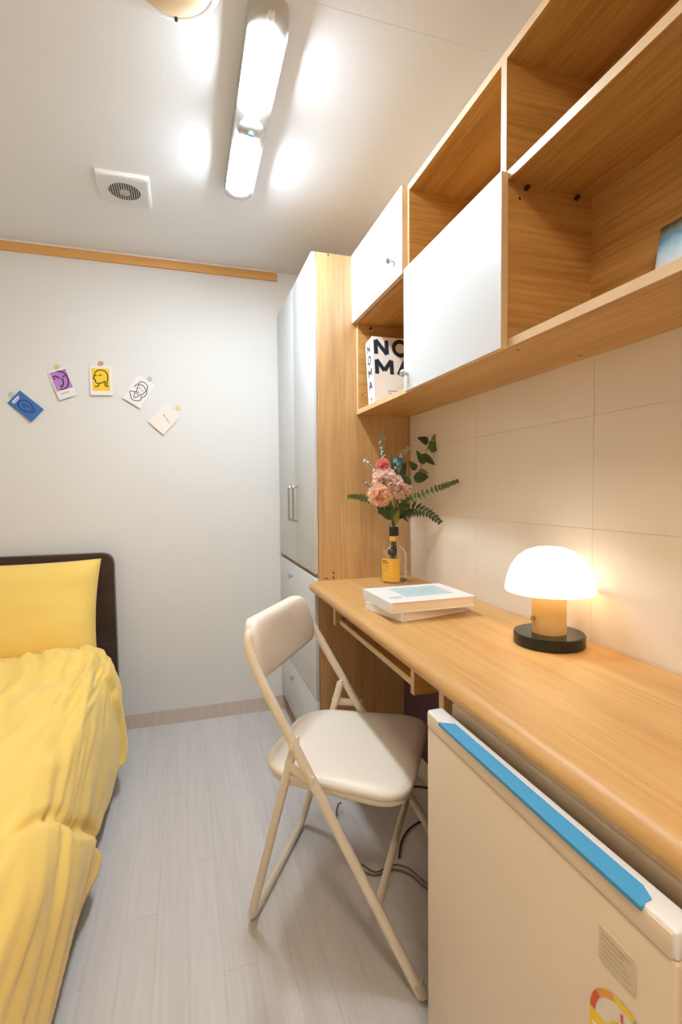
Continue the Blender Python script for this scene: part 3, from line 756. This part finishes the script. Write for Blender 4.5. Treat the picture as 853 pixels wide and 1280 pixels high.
# dark oval medallion on the shoulder
mc = Vector((VX, VY, DZ+.112)); md_ = Vector((math.cos(a0+.2), math.sin(a0+.2), 0))
b = lathe([(0, .004), (.012, .003), (.016, 0)], (0, 0, 0), 20); b.transform(frame(mc+md_*.0395, Vector((0, 0, 1)).cross(md_), Vector((0, 0, 1))+md_*-.75))
obj('medallion', b, 'neck_black', vs_)

mat('leaf_dark', srgb(66, 86, 46), .5, noise_amt=.2, noise_scale=30)
mat('leaf_mid', srgb(100, 124, 66), .5, noise_amt=.2, noise_scale=30)
mat('leaf_olive', srgb(150, 150, 66), .5, noise_amt=.15, noise_scale=30)
mat('leaf_grey', srgb(160, 166, 150), .6, noise_amt=.15, noise_scale=30)
mat('bud_pale', srgb(196, 196, 184), .6)
mat('petal_pink', srgb(255, 232, 220), .7, noise_amt=.05, noise_scale=40)
mat('petal_peach', srgb(255, 224, 198), .7, noise_amt=.05, noise_scale=40)
mat('petal_coral', srgb(255, 170, 160), .6, noise_amt=.1, noise_scale=40)
mat('petal_blue', srgb(96, 162, 190), .6, noise_amt=.15, noise_scale=40)
for nm_, wt_ in (('petal_pink', .5), ('petal_peach', .5), ('petal_coral', .4), ('petal_blue', .4), ('leaf_dark', .25), ('leaf_mid', .3), ('leaf_olive', .35)):
    nt_ = MATS[nm_].node_tree; pb = nt_.nodes['Principled BSDF']; tr_ = nt_.nodes.new('ShaderNodeBsdfTranslucent'); mx_ = nt_.nodes.new('ShaderNodeMixShader')
    if pb.inputs['Base Color'].links: nt_.links.new(pb.inputs['Base Color'].links[0].from_socket, tr_.inputs['Color'])
    mx_.inputs[0].default_value = wt_; nt_.links.new(pb.outputs[0], mx_.inputs[1]); nt_.links.new(tr_.outputs[0], mx_.inputs[2]); nt_.links.new(mx_.outputs[0], nt_.nodes['Material Output'].inputs[0])
NK = Vector((VX, VY, DZ+.200))
BT = Vector((VX, VY, DZ+.03))
def stem_path(tip, k=0):
    off = Vector((random.uniform(-.006, .006), random.uniform(-.006, .006), 0))
    mid = NK+off+Vector((0, 0, .01))
    return catmull([BT+off*2+Vector((0, 0, random.uniform(0, .05))), NK+off, mid+(tip-mid)*.45+Vector((0, 0, .012)), tip], 6)
def place(px, py, y): return PT(px, py, 'Y', y)
def carnation(r, seed, n=64):
    """fluffy head: ruffled fan petals over a dome around +z"""
    rnd = random.Random(seed); bm = bmesh.new()
    for k in range(n):
        f_ = (k+.5)/n; el = math.pi/2-(f_**.6)*1.75; az = k*2.39996+rnd.uniform(-.3, .3)
        el += rnd.uniform(-.22, .22); d = Vector((math.cos(el)*math.cos(az), math.cos(el)*math.sin(az), math.sin(el)))
        tw = rnd.uniform(0, math.pi) if f_ < .45 else rnd.uniform(-.9, .9)
        s0 = d.orthogonal().normalized() if abs(d.z) > .98 else Vector((-d.y, d.x, 0)).normalized()
        s1 = d.cross(s0); sx = s0*math.cos(tw)+s1*math.sin(tw); nn = d.cross(sx)
        l = r*rnd.uniform(.82, 1.02)*(1 if f_ > .3 else .86); wv = rnd.uniform(0, 6); wd_ = r*rnd.uniform(.75, .95)
        def f(u, v):
            ruf = u*u*r*.13*math.sin(v*12+wv)+u*u*r*.07*math.sin(v*21+wv*2)
            return d*(l*(u-.10*u*(2*v-1)**2)+u**3*r*.05*math.sin(v*26+wv))+sx*((u**.8)*wd_*(v-.5))+nn*ruf
        quadgrid(f, 4, 7, bm)
    return bm
def flower(name, label, px, py, y, r, m_, facing, seed, cat='flower'):
    c = place(px, py, y); t = thing(name, label, cat, BT, 0, None)
    obj('stem', tube(stem_path(c), .0016, 6), 'leaf_mid', t)
    b = carnation(r, seed); f = Vector(facing).normalized(); x = f.orthogonal(); b.transform(frame(c-f*r*.35, x, f.cross(x)))
    obj('flower_head', b, m_, t, 0)
    b = lathe([(0, -.004), (.0035, -.003), (.006, .004), (.007, .010)], (0, 0, 0), 10); b.transform(frame(c-f*r*.45, x, f.cross(x))); obj('calyx', b, 'leaf_mid', t)
    return t
flower('carnation', 'pale pink ruffled carnation at the top middle of the bouquet', 481, 598, 1.590, .046, 'petal_pink', (-.25, -.9, .35), 1)
flower('carnation', 'pale pink carnation nearest the tiled wall in the bouquet', 504, 609, 1.575, .044, 'petal_pink', (.25, -.9, .15), 2)
flower('carnation', 'peach carnation lowest among the pale blooms in the bouquet', 475, 619, 1.572, .043, 'petal_peach', (-.35, -.9, .05), 3)
flower('carnation', 'small coral carnation above the pale blooms in the bouquet', 479.5, 580, 1.610, .027, 'petal_coral', (-.2, -.8, .6), 4)
# blue cluster flower
c = place(497, 579, 1.620); t = thing('hydrangea', 'small blue cluster flower behind the pale blooms', 'flower', BT)
obj('stem', tube(stem_path(c), .0014, 6), 'leaf_mid', t)
b = bmesh.new(); rnd = random.Random(5)
for k in range(26):
    d = Vector((rnd.gauss(0, 1), rnd.gauss(0, 1), rnd.gauss(0, 1))).normalized(); cc = c+d*.019
    x = d.orthogonal().normalized(); y = d.cross(x)
    for q_ in range(4):
        a = q_*math.pi/2+k; e1 = x*math.cos(a)+y*math.sin(a); e2 = d.cross(e1)
        vv = [b.verts.new(cc), b.verts.new(cc+e1*.005+e2*.0045+d*.001), b.verts.new(cc+e1*.011+d*.002), b.verts.new(cc+e1*.005-e2*.0045+d*.001)]; b.faces.new(vv)
obj('flower_head', b, 'petal_blue', t, 0)
def leaf_bm(c, d, nrm, ln, wd_, bm=None, cup=.15, round_=1.0):
    d = Vector(d).normalized(); nrm = Vector(nrm); nrm = (nrm-d*nrm.dot(d)).normalized(); s = d.cross(nrm)
    def f(u, v):
        w_ = wd_*(math.sin(math.pi*min(1, u**(.75*round_)*.97+.015)))**.8*(v-.5)
        return Vector(c)+d*(u*ln)+s*w_+nrm*(cup*ln*(-(u-.5)**2+.25)+abs(v-.5)*wd_*.25*math.sin(math.pi*u))
    return quadgrid(f, 6, 4, bm)
def camfacing(c, j=.3):
    v = (Vector((0, 0, CAMH))-c).normalized(); return v+Vector((random.uniform(-j, j), random.uniform(-j, j), random.uniform(-j, j)))
# eucalyptus branch towards the tiled wall
t = thing('eucalyptus_branch', 'branch with round dark green leaves rising against the tiles', 'branch', BT)
Ye = 1.56
sp = [place(503, 628, 1.60), place(519, 600, Ye), place(530, 575, Ye), place(537, 553, Ye), place(543, 547, Ye)]
obj('stem', tube(catmull([BT+Vector((0, 0, .04)), NK, NK.lerp(sp[0], .7)]+sp, 5), .0013, 6), mat('stem_brown', srgb(110, 92, 60), .6), t)
for (x1, y1, x2, y2, wd_, mm) in ((536, 553, 522, 547, .028, 'leaf_dark'), (535, 560, 551, 557, .042, 'leaf_mid'), (540, 550, 552, 542, .022, 'leaf_olive'), (531, 580, 521, 563, .024, 'leaf_dark'), (527, 568, 544, 581, .026, 'leaf_dark'), (521, 587, 511, 576, .024, 'leaf_dark'), (517, 597, 536, 596, .038, 'leaf_dark'), (524, 588, 536, 592, .02, 'leaf_olive'), (514, 606, 500, 590, .022, 'leaf_dark')):
    p1, p2 = place(x1, y1, Ye), place(x2, y2, Ye-.01)
    obj('leaf', leaf_bm(p1, p2-p1, camfacing(p1), (p2-p1).length, wd_, round_=.8), mm, t, 60)
def frond(name, label, pix, lf, wl, m_, n=14, cat='fern', droop=0):
    t = thing(name, label, cat, BT); pts = catmull([BT+Vector((0, 0, .03)), NK]+[place(*q_) for q_ in pix], 8)
    obj('stem', tube(pts, .0012, 6), 'leaf_dark', t)
    i0 = 14; P = pts[i0:]; b = bmesh.new()
    for k in range(n):
        f = k/(n-1); q_ = f*(len(P)-2); i = int(q_); c = P[i].lerp(P[i+1], q_-i); d = (P[i+1]-P[i]).normalized()
        l = lf*(1-.65*f)
        vw = camfacing(c, .15).normalized(); s = d.cross(vw).normalized()
        for sg in (-1, 1): leaf_bm(c, s*sg+d*.45+Vector((0, 0, -droop)), vw, l*random.uniform(.85, 1.1), wl, b)
    obj('leaflets', b, m_, t, 60)
frond('fern_frond', 'dark green fern frond arching low toward the tiled wall', [(506, 640, 1.60), (522, 636, 1.56), (538, 642, 1.53), (551, 653, 1.50)], .038, .011, 'leaf_dark', 12, droop=.5)
frond('fern_frond', 'small green fern frond reaching toward the wardrobe side', [(480, 632, 1.60), (462, 625, 1.60), (448, 621, 1.60), (435, 621, 1.60)], .024, .011, 'leaf_mid', 12)
frond('leafy_sprig', 'long thin sprig with small leaves reaching along the tiles', [(505, 628, 1.58), (524, 620, 1.52), (546, 611, 1.45), (560, 606, 1.41), (573, 601, 1.38)], .022, .009, 'leaf_mid', 18, 'sprig')
frond('fern_frond', 'short drooping fern frond under the carnations', [(490, 640, 1.61), (480, 637, 1.58), (474, 641, 1.57)], .022, .008, 'leaf_dark', 8, droop=.4)
def budsprig(label, pix, nb, m_):
    t = thing('bud_sprig', label, 'sprig', BT); pts = catmull([BT+Vector((0, 0, .03)), NK]+[place(*q_) for q_ in pix], 8)
    obj('stem', tube(pts, .001, 5), 'leaf_grey', t); P = pts[int(len(pts)*.62):]; b = None
    for k in range(nb):
        c = P[int(k/(nb-1)*(len(P)-1))]; o_ = Vector((random.uniform(-1, 1), random.uniform(-.6, .6), random.uniform(-.6, .6)))*.008; r = random.uniform(.004, .0065)
        b = lathe([(0, -r), (r*.8, -r*.6), (r, 0), (r*.7, r*.8), (0, r*1.2)], c+o_, 7, b)
    obj('buds', b, m_, t, 60)
budsprig('sprig of pale buds leaning toward the wardrobe', [(481, 610, 1.62), (470, 592, 1.62), (459, 575, 1.62)], 16, 'bud_pale')
budsprig('tall thin grey bud sprig rising straight up', [(484, 600, 1.66), (479, 570, 1.67), (478, 541, 1.68)], 18, 'leaf_grey')
budsprig('sprig of pale buds leaning toward the cabinet shelf', [(494, 600, 1.63), (500, 574, 1.61), (512, 559, 1.60)], 18, 'bud_pale')
budsprig('short sprig of grey buds beside the peach carnation', [(480, 622, 1.61), (467, 612, 1.61), (460, 604, 1.61)], 12, 'leaf_grey')
# broad leaves filling between blooms and bottle
for lab_, x1, y1, x2, y2, y_, wd_, mm in (('yellow green leaf standing in the bottle neck', 494, 655, 499, 637, 1.60, .022, 'leaf_olive'), ('dark pointed leaf under the peach carnation', 489, 650, 470, 630, 1.60, .022, 'leaf_dark'), ('dark leaf behind the pink carnation by the tiles', 494, 648, 512, 622, 1.60, .030, 'leaf_dark'), ('mid green leaf between carnations and bottle', 492, 652, 488, 626, 1.61, .026, 'leaf_mid'), ('dark leaf hanging beside the bottle neck', 495, 648, 520, 636, 1.61, .024, 'leaf_dark'), ('green leaf beside the blue cluster flower', 496, 596, 489, 569, 1.63, .026, 'leaf_mid'), ('dark green leaf behind the blue flower', 500, 605, 508, 578, 1.62, .024, 'leaf_dark')):
    p1, p2 = place(x1, y1, y_), place(x2, y2, y_-.01); t = thing('leaf_stalk', lab_, 'leaf', BT)
    obj('stem', tube(stem_path(p1), .0012, 5), 'leaf_mid', t); obj('leaf', leaf_bm(p1, p2-p1, camfacing(p1), (p2-p1).length, wd_), mm, t, 60)

# ------------------------------------------------------------------ postcards on the back wall
mat('card_white', srgb(242, 238, 236), .6); mat('card_cream', srgb(240, 232, 224), .6)
mat('card_blue', srgb(66, 118, 190), .5); mat('card_purple', srgb(190, 132, 208), .5); mat('card_yellow', srgb(253, 208, 40), .5)
mat('line_blue', srgb(22, 52, 110), .5); mat('pale_ink', srgb(190, 182, 180), .5)
def card(label, corners, base, dot, dotcol, pic=None, lines=(), lw=.0032, ink='ink', extra=()):
    """corners in photo pixels: top-left, top-right, bottom-right, bottom-left of the card"""
    P = [PT(x, y, 'Y', YB) for x, y in corners]; c = sum(P, Vector())/4
    ex = ((P[1]-P[0])+(P[2]-P[3]))/2; ey = ((P[0]-P[3])+(P[1]-P[2]))/2; Wc, Hc = ex.length, ey.length
    ex.normalize(); ey = (ey-ex*ey.dot(ex)).normalized()
    tilt = .055
    eyt = (ey+Vector((0, tilt, 0))).normalized()     # top edge closer to the wall than the bottom
    M = frame(c+Vector((0, -.002-Hc/2*tilt, 0)), ex, eyt)
    t = bpy.data.objects.new('postcard', None); COL.objects.link(t); t.matrix_basis = M; tag(t, label, 'postcard')
    obj('card', box(-Wc/2, Wc/2, -Hc/2, Hc/2, -.0006, .0006), base, t, 0, world=False)
    if pic: obj('picture', box(pic[0]*Wc/2, pic[1]*Wc/2, pic[2]*Hc/2, pic[3]*Hc/2, .0006, .0008), pic[4], t, 0, world=False)
    b = None
    for ln in lines: b = ribbon([(x*Wc/2, y*Hc/2, .001) for x, y in ln], lw, (0, 0, 1), b)
    if b: obj('drawing', b, ink, t, 0, world=False)
    for ln, wd_, mm in extra: obj('print_line', ribbon([(x*Wc/2, y*Hc/2, .001) for x, y in ln], wd_, (0, 0, 1)), mm, t, 0, world=False)
    d = M.inverted() @ PT(dot[0], dot[1], 'Y', YB-.004)
    mat(dotcol[0], srgb(*dotcol[1]), .6)
    b = lathe([(0, .0012), (.0105, .0012), (.011, 0), (0, 0)], (d.x, d.y, .001), 20); obj('sticker', b, dotcol[0], t, 0, world=False)
card('blue postcard with a dark line drawing of a face', [(9, 504.2), (24.6, 488.2), (55.8, 512), (40.2, 527.6)], 'card_blue', (13.5, 493), ('dot_grey', (206, 204, 196)),
     lines=[[(-.5, .25), (-.35, .45), (.05, .5), (.4, .38), (.55, .1), (.5, -.2), (.3, -.42), (0, -.48)], [(-.5, .25), (-.62, .0), (-.45, -.2), (-.5, -.4)], [(-.2, .15), (.0, .2), (.05, .1)], [(.1, .1), (.1, -.15), (.2, -.22)], [(-.3, -.35), (-.1, -.6), (.2, -.65), (.45, -.55)], [(-.25, .0), (-.1, .05)]], ink='line_blue', lw=.004,
     extra=[([(-.6, .78), (.4, .78)], .006, 'card_white'), ([(-.6, .66), (.3, .66)], .003, 'card_white')])
card('white postcard with purple picture of a line-drawn face', [(61.1, 464.3), (83.4, 458.5), (96.9, 494.2), (73.1, 501.3)], 'card_white', (71, 458.5), ('dot_green', (212, 208, 150)), (-.86, .86, -.42, .88, 'card_purple'),
     lines=[[(-.1, .85), (.45, .72), (.7, .4), (.62, 0), (.3, -.3), (-.2, -.38), (-.45, -.3)], [(-.7, .55), (-.4, .58), (-.05, .35)], [(.25, .45), (.6, .42)], [(.15, .35), (.15, .1), (.0, -.1), (-.15, -.15), (-.3, -.08)], [(-.7, .45), (-.5, .4)], [(-.35, -.2), (-.1, -.22)]], lw=.005,
     extra=[([(-.6, -.64), (.3, -.64)], .004, 'pale_ink')])
card('white postcard with yellow picture of a head in profile', [(113.3, 457.3), (140.9, 457.9), (140.3, 494.8), (112.1, 494.2)], 'card_white', (126, 454.3), ('dot_orange', (226, 150, 118)), (-.8, .78, -.70, .82, 'card_yellow'),
     lines=[[(-.55, .45), (-.6, .25), (-.7, .12), (-.5, .05), (-.5, -.1), (-.3, -.2), (.1, -.15), (.35, -.02)], [(-.55, .5), (-.25, .68), (.2, .7), (.55, .5), (.6, .1), (.5, -.2), (.55, -.35)], [(-.2, -.2), (-.25, -.38), (-.6, -.42)], [(.35, -.05), (.35, -.35), (.65, -.42)], [(-.2, .35), (.05, .35)], [(-.5, .4), (-.4, .3)]], lw=.0045)
card('white postcard with black ink portrait drawing', [(172.8, 468.9), (194.5, 481), (175.6, 511.8), (153.9, 497.3)], 'card_white', (187, 473.8), ('dot_mauve', (196, 186, 196)),
     lines=[[(-.5, .5), (-.3, .7), (.2, .72), (.5, .5), (.45, .0), (.1, -.25), (-.25, -.05), (-.4, .3), (-.5, .5)], [(-.4, .4), (0, .5), (.45, .35)], [(.5, .4), (.75, .1), (.6, -.3)], [(-.6, .4), (-.65, .1)], [(-.8, -.3), (-.4, -.2), (-.2, -.1)], [(-.8, -.35), (-.1, -.75), (.55, -.5), (.4, -.2)], [(-.3, -.2), (-.1, -.55), (.2, -.3)], [(-.2, .2), (-.05, .22)], [(.15, .18), (.3, .15)], [(-.05, -.05), (.1, -.07)]], lw=.0035)
card('blank cream postcard with faint grey handwriting', [(206, 505), (226, 521.5), (204, 544), (185.6, 526.8)], 'card_cream', (223, 509.5), ('dot_yellow', (240, 214, 150)),
     lines=[[(-.4, .2), (-.3, .3), (-.25, .15), (-.15, .28), (-.05, .15)], [(.05, .1), (.2, .2), (.3, .05), (.45, .15), (.6, .0)]], lw=.003, ink='pale_ink')

# ------------------------------------------------------------------ cables on the floor under the desk
mat('cable_grey', srgb(120, 104, 92), .5); mat('cable_black', srgb(40, 36, 38), .5)
def cable(label, pix, r, m_):
    pts = catmull([PT(x, y, 'Z', z) for x, y, z in pix], 8)
    tag(obj('cable', tube(pts, r, 8), m_), label, 'cable')
cable('grey cable curving across the floor behind the chair', [(432, 1060, .004), (446, 1083, .004), (468, 1094, .004), (492, 1087, .004), (512, 1093, .004), (530, 1108, .004), (560, 1130, .004)], .003, 'cable_grey')
cable('thin pale cable doubled beside the grey one', [(452, 1080, .003), (470, 1090, .003), (492, 1081, .003), (512, 1086, .003), (534, 1105, .003), (560, 1122, .003)], .0022, 'cable_grey')
cable('black cable looping up beside the refrigerator', [(499, 1072, .004), (502, 1052, .004), (512, 1036, .004), (528, 1026, .004), (548, 1022, .004)], .0028, 'cable_black')
cable('black cable running behind the chair front leg', [(505, 985, .004), (520, 983, .004), (540, 986, .004), (560, 992, .004)], .0035, 'cable_black')
tag(obj('cable', tube(catmull([PT(421, 1026, 'Z', .003), PT(421, 1016, 'Z', .012)+Vector((0, 0, 0)), PT(423, 1006, 'Z', .03), PT(427, 1003, 'Z', .035)], 6), .003, 8), 'cable_grey'), 'short loose cable end sticking up from the floor', 'cable')
